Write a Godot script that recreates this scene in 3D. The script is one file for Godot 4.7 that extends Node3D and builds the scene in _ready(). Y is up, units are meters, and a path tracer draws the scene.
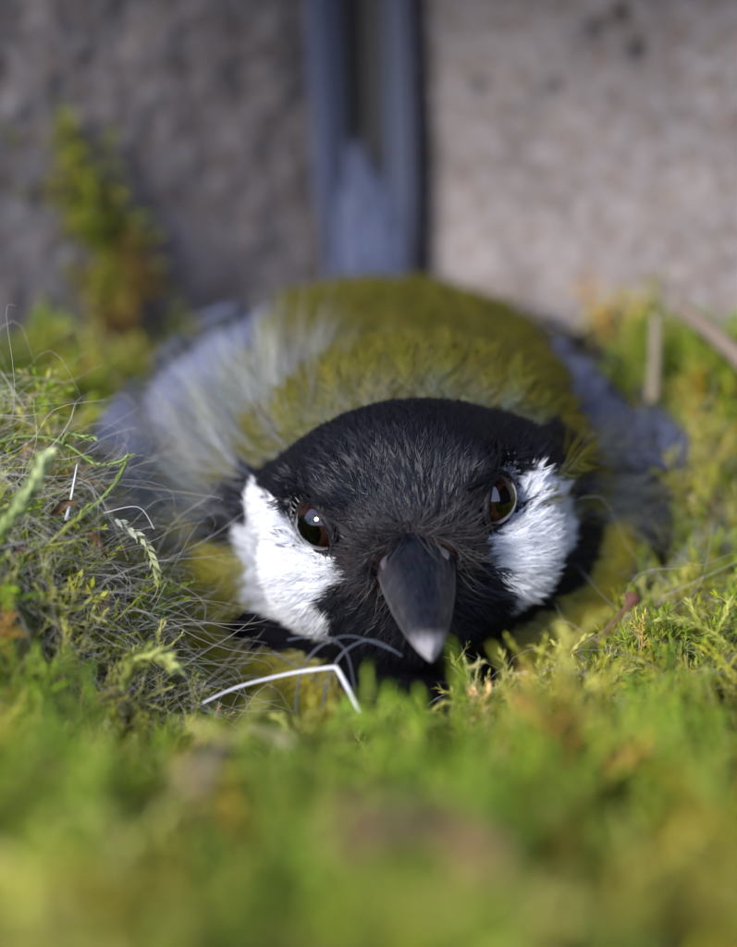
extends Node3D
# A great tit on her moss nest inside an opened nest box, seen from very close.
# All design lengths are in millimetres; meshes are scaled to metres when they are committed.

const MM := 0.001
const FOCAL_PX := 1673.0          # focal length of the photograph in its own pixels
const CAM := Vector3(0, 55, 120)  # camera in millimetres
const PITCH := deg_to_rad(-15.0)

var rng := RandomNumberGenerator.new()
var noise := FastNoiseLite.new()
var taken := {}

# ------------------------------------------------------------------ helpers

class MB:
	var v := PackedVector3Array()
	var n := PackedVector3Array()
	var c := PackedColorArray()
	var t := PackedVector2Array()
	var i := PackedInt32Array()
	func vert(p: Vector3, nn: Vector3, col := Color.WHITE, uv := Vector2.ZERO) -> int:
		v.append(p); n.append(nn); c.append(col); t.append(uv)
		return v.size() - 1
	func tri(a: int, b: int, d: int) -> void:
		var cr := (v[d] - v[a]).cross(v[b] - v[a])
		if cr.dot(n[a] + n[b] + n[d]) < 0.0:
			i.append(a); i.append(d); i.append(b)
		else:
			i.append(a); i.append(b); i.append(d)
	func quad(a: int, b: int, d: int, e: int) -> void:
		tri(a, b, d); tri(a, d, e)
	func mesh(scale := 0.001) -> ArrayMesh:
		var vs := PackedVector3Array()
		vs.resize(v.size())
		for k in v.size():
			vs[k] = v[k] * scale
		var arr := []
		arr.resize(Mesh.ARRAY_MAX)
		arr[Mesh.ARRAY_VERTEX] = vs
		arr[Mesh.ARRAY_NORMAL] = n
		arr[Mesh.ARRAY_COLOR] = c
		arr[Mesh.ARRAY_TEX_UV] = t
		arr[Mesh.ARRAY_INDEX] = i
		var m := ArrayMesh.new()
		m.add_surface_from_arrays(Mesh.PRIMITIVE_TRIANGLES, arr)
		return m
	func smooth() -> void:
		var acc := PackedVector3Array()
		acc.resize(v.size())
		for k in range(0, i.size(), 3):
			var cr := (v[i[k + 2]] - v[i[k]]).cross(v[i[k + 1]] - v[i[k]])
			for j in 3:
				acc[i[k + j]] += cr
		for k in v.size():
			n[k] = acc[k].normalized()
	# a round tube along points, radius given per point
	func tube(pts: Array, rad: Array, col: Color, sides := 6, col_end = null) -> void:
		var prev := Vector3.UP
		var rows := []
		for k in pts.size():
			var d: Vector3 = (pts[mini(k + 1, pts.size() - 1)] - pts[maxi(k - 1, 0)]).normalized()
			var s := d.cross(prev)
			if s.length() < 0.1:
				s = d.cross(Vector3.RIGHT)
			s = s.normalized()
			var u := s.cross(d).normalized()
			prev = u
			var cc: Color = col if col_end == null else col.lerp(col_end, float(k) / (pts.size() - 1))
			var row := []
			for j in sides:
				var a := TAU * j / sides
				var nn := s * cos(a) + u * sin(a)
				row.append(vert(pts[k] + nn * rad[k], nn, cc, Vector2(float(j) / sides, float(k) / pts.size())))
			rows.append(row)
		for k in rows.size() - 1:
			for j in sides:
				quad(rows[k][j], rows[k][(j + 1) % sides], rows[k + 1][(j + 1) % sides], rows[k + 1][j])
		for e in [0, rows.size() - 1]:
			var dd: Vector3 = (pts[0] - pts[1]).normalized() if e == 0 else (pts[e] - pts[e - 1]).normalized()
			var cc2: Color = col if e == 0 or col_end == null else col_end
			var m := vert(pts[e] + dd * rad[e] * 0.4, dd, cc2)
			for j in sides:
				tri(m, rows[e][j], rows[e][(j + 1) % sides])
	# a flat tapered ribbon with a given face normal
	func ribbon(pts: Array, wid: Array, face: Vector3, col: Color, col_end: Color) -> void:
		var last := []
		for k in pts.size():
			var d: Vector3 = (pts[mini(k + 1, pts.size() - 1)] - pts[maxi(k - 1, 0)]).normalized()
			var s: Vector3 = d.cross(face).normalized() * wid[k] * 0.5
			var cc := col.lerp(col_end, float(k) / (pts.size() - 1))
			var row := []
			if k == pts.size() - 1:
				row = [vert(pts[k], face, cc)]
				tri(last[0], last[1], row[0])
			else:
				row = [vert(pts[k] - s, face, cc), vert(pts[k] + s, face, cc)]
				if k > 0:
					quad(last[0], last[1], row[1], row[0])
			last = row

func numbered(called: String) -> String:
	if not taken.has(called):
		taken[called] = 0
		return called
	taken[called] += 1
	return "%s_%03d" % [called, taken[called]]

func tag(o: Node3D, label: String, category: String, group := "", kind := "") -> Node3D:
	if label: o.set_meta("label", label)
	if category: o.set_meta("category", category)
	if group: o.set_meta("group", group)
	if kind: o.set_meta("kind", kind)
	return o

func thing(called: String, label: String, category: String, group := "") -> Node3D:
	var o := Node3D.new()
	o.name = numbered(called)
	add_child(o)
	tag(o, label, category, group)
	return o

func obj(called: String, m: Mesh, mat: Material, parent: Node3D = null) -> MeshInstance3D:
	var o := MeshInstance3D.new()
	o.name = numbered(called) if parent == null else called
	o.mesh = m
	o.material_override = mat
	(self if parent == null else parent).add_child(o, true)
	return o

func many(called: String, m: Mesh, mat: Material, xf: Array, cols: Array, parent: Node3D) -> MultiMeshInstance3D:
	var mm := MultiMesh.new()
	mm.transform_format = MultiMesh.TRANSFORM_3D
	mm.use_colors = true
	mm.mesh = m
	mm.instance_count = xf.size()
	for k in xf.size():
		mm.set_instance_transform(k, xf[k])
		mm.set_instance_color(k, cols[k])
	var o := MultiMeshInstance3D.new()
	o.name = called
	o.multimesh = mm
	o.material_override = mat
	o.set_meta("kind", "stuff")
	parent.add_child(o, true)
	return o

func lin(c: Color) -> Color:          # real-world base colour -> what albedo_color wants
	return c.linear_to_srgb()

func mat(rough: float, spec := 0.5, tint := Color.WHITE) -> StandardMaterial3D:
	var m := StandardMaterial3D.new()
	m.albedo_color = lin(tint)
	m.roughness = rough
	m.metallic_specular = spec
	m.vertex_color_use_as_albedo = true
	return m

# photograph pixel + distance along the optical axis (mm) -> point (mm)
func W(px: float, py: float, d: float) -> Vector3:
	var f := Vector3(0, sin(PITCH), -cos(PITCH))
	var u := Vector3(0, cos(PITCH), sin(PITCH))
	return CAM + d * (f + Vector3.RIGHT * ((px - 368.5) / FOCAL_PX) + u * ((473.5 - py) / FOCAL_PX))

func rf(a: float, b: float) -> float:
	return rng.randf_range(a, b)

func rdir() -> Vector3:
	return Vector3(rng.randfn(), rng.randfn(), rng.randfn()).normalized()

# ------------------------------------------------------------------ the bird's shape (signed distance, mm)

var HO: Vector3                # between the eyes
var HB: Basis                  # head axes in the world: x right, y up, z forward (towards the beak)
var HI: Basis
var prims := []                # [centre, inverse radii, head frame?]
const EYE := Vector3(5.5, -0.95, -1.7)
const GAZE := Vector3(0.68, 0.24, 0.69)
var BODY := Vector3.ZERO
var BODY_R := Vector3(24.5, 18, 36)

func setup_bird() -> void:
	HO = W(407, 512, 120)
	var a := deg_to_rad(38.0)
	var roll := deg_to_rad(8.4)
	var cu := Vector3(0, cos(PITCH), sin(PITCH))
	var cb := Vector3(0, -sin(PITCH), cos(PITCH))
	var to_world := func(q: Vector3) -> Vector3:
		var r := Vector3(q.x * cos(roll) - q.y * sin(roll), q.x * sin(roll) + q.y * cos(roll), q.z)
		return Vector3.RIGHT * r.x + cu * r.y + cb * r.z
	HB = Basis(to_world.call(Vector3(1, 0, 0)), to_world.call(Vector3(0, cos(a), sin(a))), to_world.call(Vector3(0, -sin(a), cos(a))))
	HI = HB.inverse()
	BODY = W(383, 492, 163)
	var h := func(c: Vector3, r: Vector3) -> void: prims.append([c, r, true])
	var w := func(c: Vector3, r: Vector3) -> void: prims.append([c, r, false])
	h.call(Vector3(0, -1.0, -4.3), Vector3(8.4, 5.5, 6.7))       # skull
	h.call(Vector3(0.6, -3.9, -6.8), Vector3(11.9, 7.2, 5.2))      # broad hind crown
	h.call(Vector3(0, -1.8, 0.4), Vector3(4.9, 4.0, 4.2))        # face round the beak
	h.call(Vector3(-4.7, 2.2, -1.4), Vector3(1.9, 0.9, 2.6))     # brow ridges
	h.call(Vector3(4.7, 2.2, -1.4), Vector3(1.9, 0.9, 2.6))
	h.call(Vector3(-5.9, -6.6, -3.4), Vector3(5.0, 5.8, 5.0))    # fluffed cheeks
	h.call(Vector3(6.2, -6.6, -3.4), Vector3(4.8, 5.6, 5.0))
	h.call(Vector3(0, -8.0, -1.5), Vector3(6.6, 6.0, 5.0))       # chin and throat
	w.call(W(412, 517, 140), Vector3(15.4, 13.8, 13.0))          # nape and mantle
	w.call(W(385, 690, 145), Vector3(17.3, 13.0, 12.0))          # breast
	w.call(BODY, BODY_R)
	w.call(W(367, 352, 190), Vector3(8, 6, 12))                  # rump

func ell(p: Vector3, r: Vector3) -> float:
	var a := p / r
	var k0 := a.length()
	if k0 < 0.001:
		return -minf(r.x, minf(r.y, r.z))
	return k0 * (k0 - 1.0) / (a / r).length()

func sdf(p: Vector3) -> float:
	var q := HI * (p - HO)
	var d := 1e9
	for pr in prims:
		var e := ell((q if pr[2] else p) - pr[0], pr[1])
		var k := 1.6 if pr[2] else 3.0
		var hh := maxf(k - absf(d - e), 0.0) / k
		d = minf(d, e) - hh * hh * k * 0.25
	# eye sockets
	var qs := Vector3(absf(q.x), q.y, q.z) - EYE
	d = maxf(d, 2.75 - qs.length())
	d = maxf(d, 2.2 - (qs - GAZE * 2.4).length())
	return d

func sdf_n(p: Vector3) -> Vector3:
	var e := 0.15
	return Vector3(sdf(p + Vector3(e, 0, 0)) - sdf(p - Vector3(e, 0, 0)), sdf(p + Vector3(0, e, 0)) - sdf(p - Vector3(0, e, 0)), sdf(p + Vector3(0, 0, e)) - sdf(p - Vector3(0, 0, e))).normalized()

enum { BLACK, WHITE, OLIVE, YELLOW, SLATE, LORE, SKIN }

func zone(p: Vector3) -> int:
	var q := HI * (p - HO)
	var j := noise.get_noise_3d(p.x * 60.0, p.y * 60.0, p.z * 60.0) * 0.5
	var side := absf(q.x)
	var e := Vector2((q.z + 3.3) / 6.1, (q.y + 5.6) / 6.3).length() + j * 0.04
	if q.z > -13.0:
		if (Vector3(side, q.y, q.z) - Vector3(2.7, -1.6, 4.0)).length() < 1.9 + j:
			return SKIN
		if e < 1.0 and side > 4.4 + j + maxf(0.0, q.z) * 0.4 and q.z < 2.0 and side < 12.6 + j and q.z > (-8.3 if q.x > 0.0 else -10.4) and q.y < lerpf(-1.0, -2.6, smoothstep(-3.2, -0.7, q.z)) - maxf(0.0, side - 8.5) * (0.9 if q.x > 0.0 else 0.15):
			return WHITE
		if q.z > 0.4 and q.y > -4.5 and q.y < 1.7:
			return LORE
		if q.y > -2.6 and q.z > -12.0 - j:
			return BLACK
		if e < (1.55 if q.y > -7.0 else 1.36) and e >= 1.0 and side > 4.0:
			return BLACK
	if side < 6.4 + j * 2.0 and q.y < -2.0 and q.z > -9.0:
		return BLACK
	if p.z < -44.0 - 12.0 * smoothstep(14.0, 5.0, absf(p.x - 1.0)) + 8.0 * noise.get_noise_3d(p.x * 30.0, p.y * 30.0 + 77.0, p.z * 30.0):
		return SLATE
	if p.y < 15.0 + j * 3.0 and absf(p.x) < 20.0 and p.z > -30.0:
		return YELLOW
	if absf(p.x - 3.5) > 13.5 + j * 4.0 - maxf(0.0, -22.0 - p.z) * 0.16 and p.z < -14.0:
		return SLATE
	return OLIVE

var ZCOL := {
	BLACK: Color(0.012, 0.012, 0.016), WHITE: Color(0.74, 0.74, 0.76), OLIVE: Color(0.105, 0.105, 0.018), YELLOW: Color(0.36, 0.31, 0.03),
	SLATE: Color(0.10, 0.115, 0.16), LORE: Color(0.028, 0.022, 0.021), SKIN: Color(0.11, 0.045, 0.035)}

# surface nets over the bird's distance field
func body_mesh() -> MB:
	var lo := Vector3(-32, -14, -82)
	var hi := Vector3(36, 42, 20)
	var cell := 1.15
	var nx := int((hi.x - lo.x) / cell)
	var ny := int((hi.y - lo.y) / cell)
	var nz := int((hi.z - lo.z) / cell)
	var f := PackedFloat32Array()
	f.resize(nx * ny * nz)
	for z in nz:
		for y in ny:
			var x := 0
			while x < nx:
				var d := sdf(lo + Vector3(x, y, z) * cell)
				var at := (z * ny + y) * nx + x
				f[at] = d
				var skip := int((absf(d) * 0.6 - 2.0 * cell) / cell)   # far from the surface: fill ahead
				x += 1
				while skip > 0 and x < nx:
					f[(z * ny + y) * nx + x] = d
					x += 1
					skip -= 1
	var mb := MB.new()
	var ids := {}
	for z in nz - 1:
		for y in ny - 1:
			for x in nx - 1:
				var at := (z * ny + y) * nx + x
				var neg := 0
				for k in 8:
					if f[at + (k & 1) + ((k >> 1) & 1) * nx + (k >> 2) * nx * ny] < 0.0:
						neg += 1
				if neg == 0 or neg == 8:
					continue
				var p := lo + Vector3(x + 0.5, y + 0.5, z + 0.5) * cell
				var nn := Vector3.UP
				for it in 3:
					nn = sdf_n(p)
					p -= nn * sdf(p) * 0.9
				ids[at] = mb.vert(p, nn, ZCOL[zone(p)])
	var step := [1, nx, nx * ny]
	for at in ids:
		for ax in 3:
			var b: int = at + step[ax]
			var s1: int = step[(ax + 1) % 3]
			var s2: int = step[(ax + 2) % 3]
			# the edge from corner `at` along ax is shared by four cells
			if (f[at] < 0.0) != (f[b] < 0.0) and ids.has(at - s1) and ids.has(at - s2) and ids.has(at - s1 - s2):
				mb.quad(ids[at], ids[at - s1], ids[at - s1 - s2], ids[at - s2])
	return mb

# ------------------------------------------------------------------ feathers

# A contour feather: root at the origin, +Y to the tip, +Z outwards. Barbs are single tapered ribbons.
func feather(length: float, width: float, pairs: int, barb_w: float, loose: float, bend: float, root: Color, tip: Color, sweep := 1.0) -> ArrayMesh:
	var mb := MB.new()
	var spine := func(s: float) -> Vector3: return Vector3(0, length * s, -bend * s * s)
	var pts := []
	var wid := []
	for k in 5:
		pts.append(spine.call(k / 4.0))
		wid.append(barb_w * 0.9 * (1.0 - k / 4.0) + barb_w * 0.3)
	mb.ribbon(pts, wid, Vector3(0, 0, 1), root, tip)
	for k in pairs:
		for sd in [-1.0, 1.0]:
			var s := (k + rf(0.0, 0.9)) / pairs * 0.94
			var a: Vector3 = spine.call(s)
			var reach := width * 0.5 * (0.55 + 0.45 * sin(PI * minf(s * 1.15, 1.0))) * rf(0.8, 1.15)
			var fwd := reach * rf(0.75, 1.25) * (1.0 + s * 0.6) * sweep
			var tipz: float = rf(-1.0, 1.0) * loose * reach - reach * reach * 0.06 * sd * sd
			var b: Vector3 = a + Vector3(sd * reach * 0.6, fwd * 0.42, tipz * 0.35 - bend * 0.1)
			var c: Vector3 = a + Vector3(sd * reach * rf(0.9, 1.05), fwd, tipz - bend * s * 0.5)
			var face := Vector3(sd * rf(-0.25, 0.55), rf(-0.3, 0.3), 1).normalized()
			var c0 := root.lerp(tip, clampf(s * 1.4, 0, 1))
			var c1 := root.lerp(tip, clampf(s * 1.4 + 0.45, 0, 1))
			mb.ribbon([a, b, c], [barb_w, barb_w * 0.9, 0.0], face, c0, c1)
	return mb.mesh(1.0)

# A flight or covert feather: two closed vanes either side of a shaft, barbs as fine corrugation, ragged edge.
func vane(length: float, w_out: float, w_in: float, shaft: float, edge: Color, inner: Color, tip: Color, curl: float) -> ArrayMesh:
	var mb := MB.new()
	var n := 34
	var rows := []
	for k in n + 1:
		var s := float(k) / n
		var round := sqrt(maxf(0.0, 1.0 - pow(s, 7.0))) * minf(1.0, 0.35 + s * 3.2)
		var row := []
		for j in 7:
			var t := (j - 3) / 3.0
			var w := (w_out if t < 0 else w_in) * round
			var rag := rf(-0.05, 0.05) * w if absf(t) > 0.9 else 0.0
			var x := t * w + rag * signf(t)
			var y := length * s + absf(t) * w * 0.5 * (1.0 - s * 0.6)
			var z := -curl * s * s * length - t * t * w * 0.14 + (0.05 * sin(s * n * PI) if j % 2 == 1 else 0.0)
			var col := edge if t < -0.2 else (inner if t > 0.2 else edge.lerp(inner, 0.5))
			col = col.lerp(tip, smoothstep(0.86, 0.97, s + rf(-0.02, 0.02)))
			row.append(mb.vert(Vector3(x, y, z), Vector3(t * 0.3, 0, 1).normalized(), col, Vector2(t, s)))
		rows.append(row)
	for k in n:
		for j in 6:
			mb.quad(rows[k][j], rows[k][j + 1], rows[k + 1][j + 1], rows[k + 1][j])
	mb.smooth()
	var pts := []
	var rad := []
	for k in 9:
		var s := k / 8.0
		pts.append(Vector3(0, length * s * 0.97, -curl * s * s * length + 0.04))
		rad.append(shaft * (1.0 - s * 0.8))
	mb.tube(pts, rad, inner * 0.6, 5)
	return mb.mesh(1.0)

func place(p: Vector3, along: Vector3, out: Vector3, size := 1.0) -> Transform3D:
	var y := along.normalized()
	var x := y.cross(out).normalized()
	var z := x.cross(y).normalized()
	return Transform3D(Basis(x, y, z) * (MM * size), p * MM)

func build_bird() -> void:
	setup_bird()
	var bird := thing("great_tit", "great tit with black cap and white cheeks crouching low in the moss nest, facing out", "bird")
	var mb := body_mesh()
	for k in mb.v.size():
		mb.v[k] -= mb.n[k] * 0.35
	obj("body", mb.mesh(), mat(0.9, 0.3), bird)
	for k in mb.v.size():
		mb.v[k] += mb.n[k] * 0.35
	print("body ", mb.v.size())

	# --- plumage, grown on the body surface
	var kinds := {
		"crown_feathers": {"z": [BLACK], "m": [], "mat": mat(0.42, 0.38)},
		"lore_feathers": {"z": [LORE, SKIN], "m": [], "mat": mat(0.5, 0.45)},
		"cheek_feathers": {"z": [WHITE], "m": [], "mat": mat(0.7, 0.3)},
		"mantle_feathers": {"z": [OLIVE], "m": [], "mat": mat(0.75, 0.3)},
		"breast_feathers": {"z": [YELLOW], "m": [], "mat": mat(0.75, 0.3)},
		"rump_feathers": {"z": [SLATE], "m": [], "mat": mat(0.75, 0.3)},
	}
	for k in ["cheek_feathers", "mantle_feathers", "breast_feathers", "rump_feathers"]:
		kinds[k].mat.backlight_enabled = true
		kinds[k].mat.backlight = Color(0.45, 0.45, 0.45)
	for v in 3:
		kinds.crown_feathers.m.append(feather(1.35, 0.6, 9, 0.040, 0.06, 0.08, Color(0.006, 0.006, 0.009), Color(0.009, 0.009, 0.014), 2.2))
		kinds.lore_feathers.m.append(feather(1.15, 0.6, 7, 0.045, 0.4, 0.05, Color(0.010, 0.009, 0.010), Color(0.026, 0.022, 0.025), 1.8))
		kinds.cheek_feathers.m.append(feather(1.8, 0.9, 10, 0.048, 0.12, 0.12, Color(0.60, 0.60, 0.63), Color(0.80, 0.80, 0.82), 2.2))
		kinds.mantle_feathers.m.append(feather(4.4, 2.0, 13, 0.10, 0.25, 0.6, Color(0.11, 0.115, 0.09), Color(0.135, 0.125, 0.016), 1.8))
		kinds.breast_feathers.m.append(feather(4.8, 2.2, 13, 0.09, 0.30, 0.5, Color(0.24, 0.24, 0.14), Color(0.60, 0.49, 0.045), 1.8))
		kinds.rump_feathers.m.append(feather(8.0, 4.0, 17, 0.15, 0.35, 1.0, Color(0.10, 0.11, 0.18), Color(0.19, 0.21, 0.34), 1.6))
	var density := {BLACK: 10.5, LORE: 10.0, SKIN: 4.5, WHITE: 8.0, OLIVE: 3.0, YELLOW: 3.0, SLATE: 0.9}
	var lift := {BLACK: 0.07, LORE: 0.30, SKIN: 0.5, WHITE: 0.12, OLIVE: 0.18, YELLOW: 0.28, SLATE: 0.12}
	var groups := {}
	var beak_base := HO + HB * Vector3(0, -0.8, 5.0)
	var eye_c := [HO + HB * (EYE * Vector3(-1, 1, 1)), HO + HB * EYE]
	for k in range(0, mb.i.size(), 3):
		var a := mb.v[mb.i[k]]
		var b := mb.v[mb.i[k + 1]]
		var c := mb.v[mb.i[k + 2]]
		var mid := (a + b + c) / 3.0
		if mid.y < -8.0:
			continue
		var area := (b - a).cross(c - a).length() * 0.5
		var z0 := zone(mid)
		var want: float = area * density[z0]
		var q0 := HI * (mid - HO)
		if z0 == BLACK and q0.z < -20.0:
			want *= 0.4
		var cnt := int(want) + (1 if rng.randf() < want - int(want) else 0)
		for r in cnt:
			var u := rng.randf()
			var w := rng.randf()
			if u + w > 1.0:
				u = 1.0 - u; w = 1.0 - w
			var p := a + (b - a) * u + (c - a) * w
			var n := (mb.n[mb.i[k]] * (1.0 - u - w) + mb.n[mb.i[k + 1]] * u + mb.n[mb.i[k + 2]] * w).normalized()
			var z := zone(p)
			var skip := false
			var fl := (p - beak_base)
			fl = (fl - n * fl.dot(n)).normalized()
			for k2 in 2:
				var ax := HB * (GAZE * Vector3(-1 if k2 == 0 else 1, 1, 1)).normalized()
				for st in [[0.0, 0.66], [0.9, 0.68], [1.8, 0.72]]:
					var dd: Vector3 = p + fl * st[0] - eye_c[k2]
					if dd.length() < 4.4 and dd.normalized().dot(ax) > st[1]:
						skip = true
			var q := HI * (p - HO)
			if Vector2(q.x, q.y + 0.7).length() < 2.2 and q.z > 3.4:
				skip = true
			if skip:
				continue
			var flow := p - beak_base
			flow = (flow - n * flow.dot(n)).normalized()
			flow = (flow + (rdir() * rf(0.0, 0.2 if z in [BLACK, WHITE] else 0.4))).normalized()
			flow = (flow - n * flow.dot(n)).normalized()
			var l: float = lift[z] * rf(0.4, 1.6)
			var size := rf(0.8, 1.2)
			if z == BLACK or z == LORE:
				# short by the beak, longer over the crown, loose on the throat
				size *= lerpf(0.6, 1.15, smoothstep(1.0, 9.0, (p - beak_base).length()))
				if q.y < -4.0:
					size *= 1.5
					l += 0.15
			if z == OLIVE:
				l += smoothstep(-22.0, -46.0, p.z) * rf(0.0, 0.4)
			if z == WHITE:
				size *= lerpf(0.6, 1.15, smoothstep(4.0, 12.0, (p - beak_base).length()))
			var key: String = ""
			for kk in kinds:
				if z in kinds[kk].z:
					key = kk
			var vi := rng.randi() % 3
			var g := [key, vi]
			if not groups.has(g):
				groups[g] = [[], []]
			groups[g][0].append(place(p - n * 0.1, flow * cos(l) + n * sin(l), n * cos(l) - flow * sin(l), size))
			var t := rf(0.75, 1.25)
			var tint := Color(t, t, t)
			if z == SKIN:
				tint = Color(t * 2.2, t * 1.3, t * 1.1)
			elif z == OLIVE:
				tint = Color(t * rf(0.9, 1.15), t, t * rf(0.6, 1.3))
			groups[g][1].append(tint)
	var total := 0
	for g in groups:
		total += groups[g][0].size()
		many(g[0], kinds[g[0]].m[g[1]], kinds[g[0]].mat, groups[g][0], groups[g][1], bird)
	print("feathers ", total)
	ruffled(bird)
	eyes(bird)
	beak(bird)
	tail(bird)
	wings(bird)

# long loose grey-white feathers ruffled up on the shoulder
func ruffled(bird: Node3D) -> void:
	var m := []
	var mt := mat(0.7, 0.3)
	mt.backlight_enabled = true
	mt.backlight = Color(0.5, 0.5, 0.5)
	for v in 4:
		m.append(feather(rf(10, 14), 7.0, 15, 0.05, 0.9, rf(0.5, 2.8), Color(0.29, 0.31, 0.42), Color(0.37, 0.38, 0.37), 2.4))
	var xf := [[], [], [], []]
	var cl := [[], [], [], []]
	for k in 240:
		var left := k < 190
		var a := rf(0.08, 1.0)
		# roots lie in an arc behind the cheek, from the nape down to the shoulder
		var px := lerpf(330, 236, a) if left else lerpf(585, 622, a)
		var py := lerpf(392, 560, a) if left else lerpf(430, 570, a)
		var p := W(px + rf(-34, 6), py + rf(-16, 16), rf(130, 138))
		for it in 4:
			p -= sdf_n(p) * sdf(p)
		var n := sdf_n(p)
		var ang := lerpf(1.2, 3.7, a) + rf(-0.5, 0.5) if left else lerpf(0.2, -0.9, a) + rf(-0.25, 0.25)
		var cu := Vector3(0, cos(PITCH), sin(PITCH))
		var dir := Vector3.RIGHT * cos(ang) + cu * sin(ang) + Vector3(0, 0, rf(-1.2, -0.5))
		dir = dir - n * dir.dot(n) * 0.85 + n * rf(0.06, 0.30)
		var vi := rng.randi() % 4
		xf[vi].append(place(p - n * 0.5, dir, n + rdir() * 0.7, rf(0.5, 1.2) * (lerpf(0.46, 0.95, smoothstep(0.0, 0.5, a)) if left else 0.75)))
		var t := rf(0.55, 1.15)
		cl[vi].append(Color(t * rf(0.92, 1.1), t, t * rf(0.75, 1.1)))
	for v in 4:
		many("shoulder_down", m[v], mt, xf[v], cl[v], bird)

func eyes(bird: Node3D) -> void:
	var gloss := mat(0.04, 0.55)
	gloss.clearcoat_enabled = true
	gloss.clearcoat = 0.6
	gloss.clearcoat_roughness = 0.02
	for sd in [-1.0, 1.0]:
		var e := Node3D.new()
		e.name = "eye"
		bird.add_child(e, true)
		var centre := HO + HB * (EYE * Vector3(sd, 1, 1))
		var axis := (HB * (GAZE * Vector3(sd, 1, 1))).normalized()
		var up := HB * Vector3(0, 1, 0.1)
		e.transform = Transform3D(Basis(up.cross(axis).normalized(), (axis.cross(up.cross(axis))).normalized(), axis), centre * MM)
		# a slightly pointed ball: the pupil, the iris, then dark sclera, each a band of the same ball
		var bands := [["pupil", 0.0, 0.60, Color(0.003, 0.003, 0.003)], ["iris", 0.60, 1.22, Color(0.019, 0.0075, 0.005)], ["eyeball", 1.22, 2.2, Color(0.008, 0.007, 0.007)]]
		for b in bands:
			var mb := MB.new()
			var rows := []
			for k in 9:
				var th: float = lerpf(b[1], b[2], k / 8.0)
				var row := []
				for j in 40:
					var ph := TAU * j / 40.0
					var d := Vector3(sin(th) * cos(ph), sin(th) * sin(ph), cos(th))
					var c: Color = b[3]
					if b[0] == "iris":
						c = c * (1.0 + 0.3 * sin(ph * 37.0 + k * 1.3) * rf(0.3, 1.0))
						c.a = 1.0
					row.append(mb.vert(d * 2.1 + Vector3(0, 0, 0.75), d, c))
				rows.append(row)
			for k in 8:
				for j in 40:
					mb.quad(rows[k][j], rows[k][(j + 1) % 40], rows[k + 1][(j + 1) % 40], rows[k + 1][j])
			obj(b[0], mb.mesh(), gloss, e)
		# beaded eyelid ring, with a heavier brow fold above
		var lid := MB.new()
		var pts := []
		var rad := []
		for j in 49:
			var ph := TAU * j / 48.0
			pts.append(Vector3(2.03 * cos(ph), 2.06 * sin(ph), 1.52 + 0.05 * sin(ph * 2.0)))
			rad.append(0.14 + 0.04 * sin(j * 2.1) + 0.03 * sin(j * 5.3))
		lid.tube(pts, rad, Color(0.022, 0.019, 0.019), 7)
		obj("eyelid", lid.mesh(), mat(0.75, 0.3), e)
		var beads := MB.new()
		for j in 30:
			var ph := TAU * (j + 0.5) / 30.0
			var d := Vector3(0.8 * cos(ph), 0.8 * sin(ph), 0.6)
			var tg := Vector3(-sin(ph), cos(ph), 0)
			var o := Vector3(2.2 * cos(ph), 2.22 * sin(ph), 1.5)
			beads.tube([o, o + (d * 0.2 + Vector3(d.x, d.y, -0.3) * rf(0.25, 0.5)) + tg * rf(-0.1, 0.1)], [0.075, 0.035], Color(0.10, 0.095, 0.095) * rf(0.6, 1.9), 5)
		obj("lid_feathers", beads.mesh(), mat(0.5, 0.5), e).set_meta("kind", "stuff")
		var fold := MB.new()
		var fp := []
		var fr := []
		for k in 13:
			var t := k / 12.0
			var ang := lerpf(2.15, -0.75, t)                 # from above the outer corner round to the inner one
			var rr := 2.13 - 0.36 * sin(t * PI)
			fp.append(Vector3(-sd * rr * cos(ang), rr * sin(ang), 1.62 + 0.42 * sin(t * PI)))
			fr.append(0.17 + 0.20 * sin(t * PI) + rf(-0.02, 0.02))
		fold.tube(fp, fr, Color(0.016, 0.015, 0.017), 8)
		for k in 150:
			var t := rng.randf()
			var at := t * 11.99
			var o: Vector3 = (fp[int(at)] as Vector3).lerp(fp[int(at) + 1], at - int(at))
			var out := (rdir() + Vector3(0, 0, 0.9)).normalized()
			o += out * fr[int(at)] * 0.9
			var d: Vector3 = ((fp[int(at)] as Vector3) - fp[int(at) + 1]).normalized() + rdir() * 0.5 + Vector3(0, 0, 0.1)
			var g := rf(0.015, 0.075)
			fold.ribbon([o, o + d * 0.35, o + d * rf(0.5, 0.95)], [0.055, 0.05, 0.0], out, Color(0.02, 0.019, 0.02), Color(g, g * 0.95, g))
		obj("brow_fold", fold.mesh(), mat(0.5, 0.4), e)
	# brow: rows of fine pale-edged feathers running from above the eye down to the lores
	var brow := MB.new()
	for sd in [-1.0, 1.0]:
		for k in 170:
			var s := rng.randf()
			var q := Vector3(sd * lerpf(7.6, 4.0, s), lerpf(2.6, 0.4, s) + rf(-0.35, 0.2), lerpf(-2.6, 2.6, s) + rf(-0.3, 0.3))
			var p := HO + HB * q
			var n := sdf_n(p)
			p -= n * (sdf(p) - 0.15)
			var d := (HB * Vector3(sd * rf(0.4, 0.9), rf(0.1, 0.5), -1)).normalized()
			d = (d - n * d.dot(n) * 0.8).normalized()
			var g := rf(0.02, 0.10)
			brow.ribbon([p, p + d * 0.6 + n * 0.10, p + d * rf(0.9, 1.5) + n * 0.05], [0.08, 0.07, 0.0], n, Color(0.02, 0.02, 0.022), Color(g, g * 0.95, g))
	obj("brow_feathers", brow.mesh(), mat(0.4, 0.5), bird).set_meta("kind", "stuff")

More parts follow.
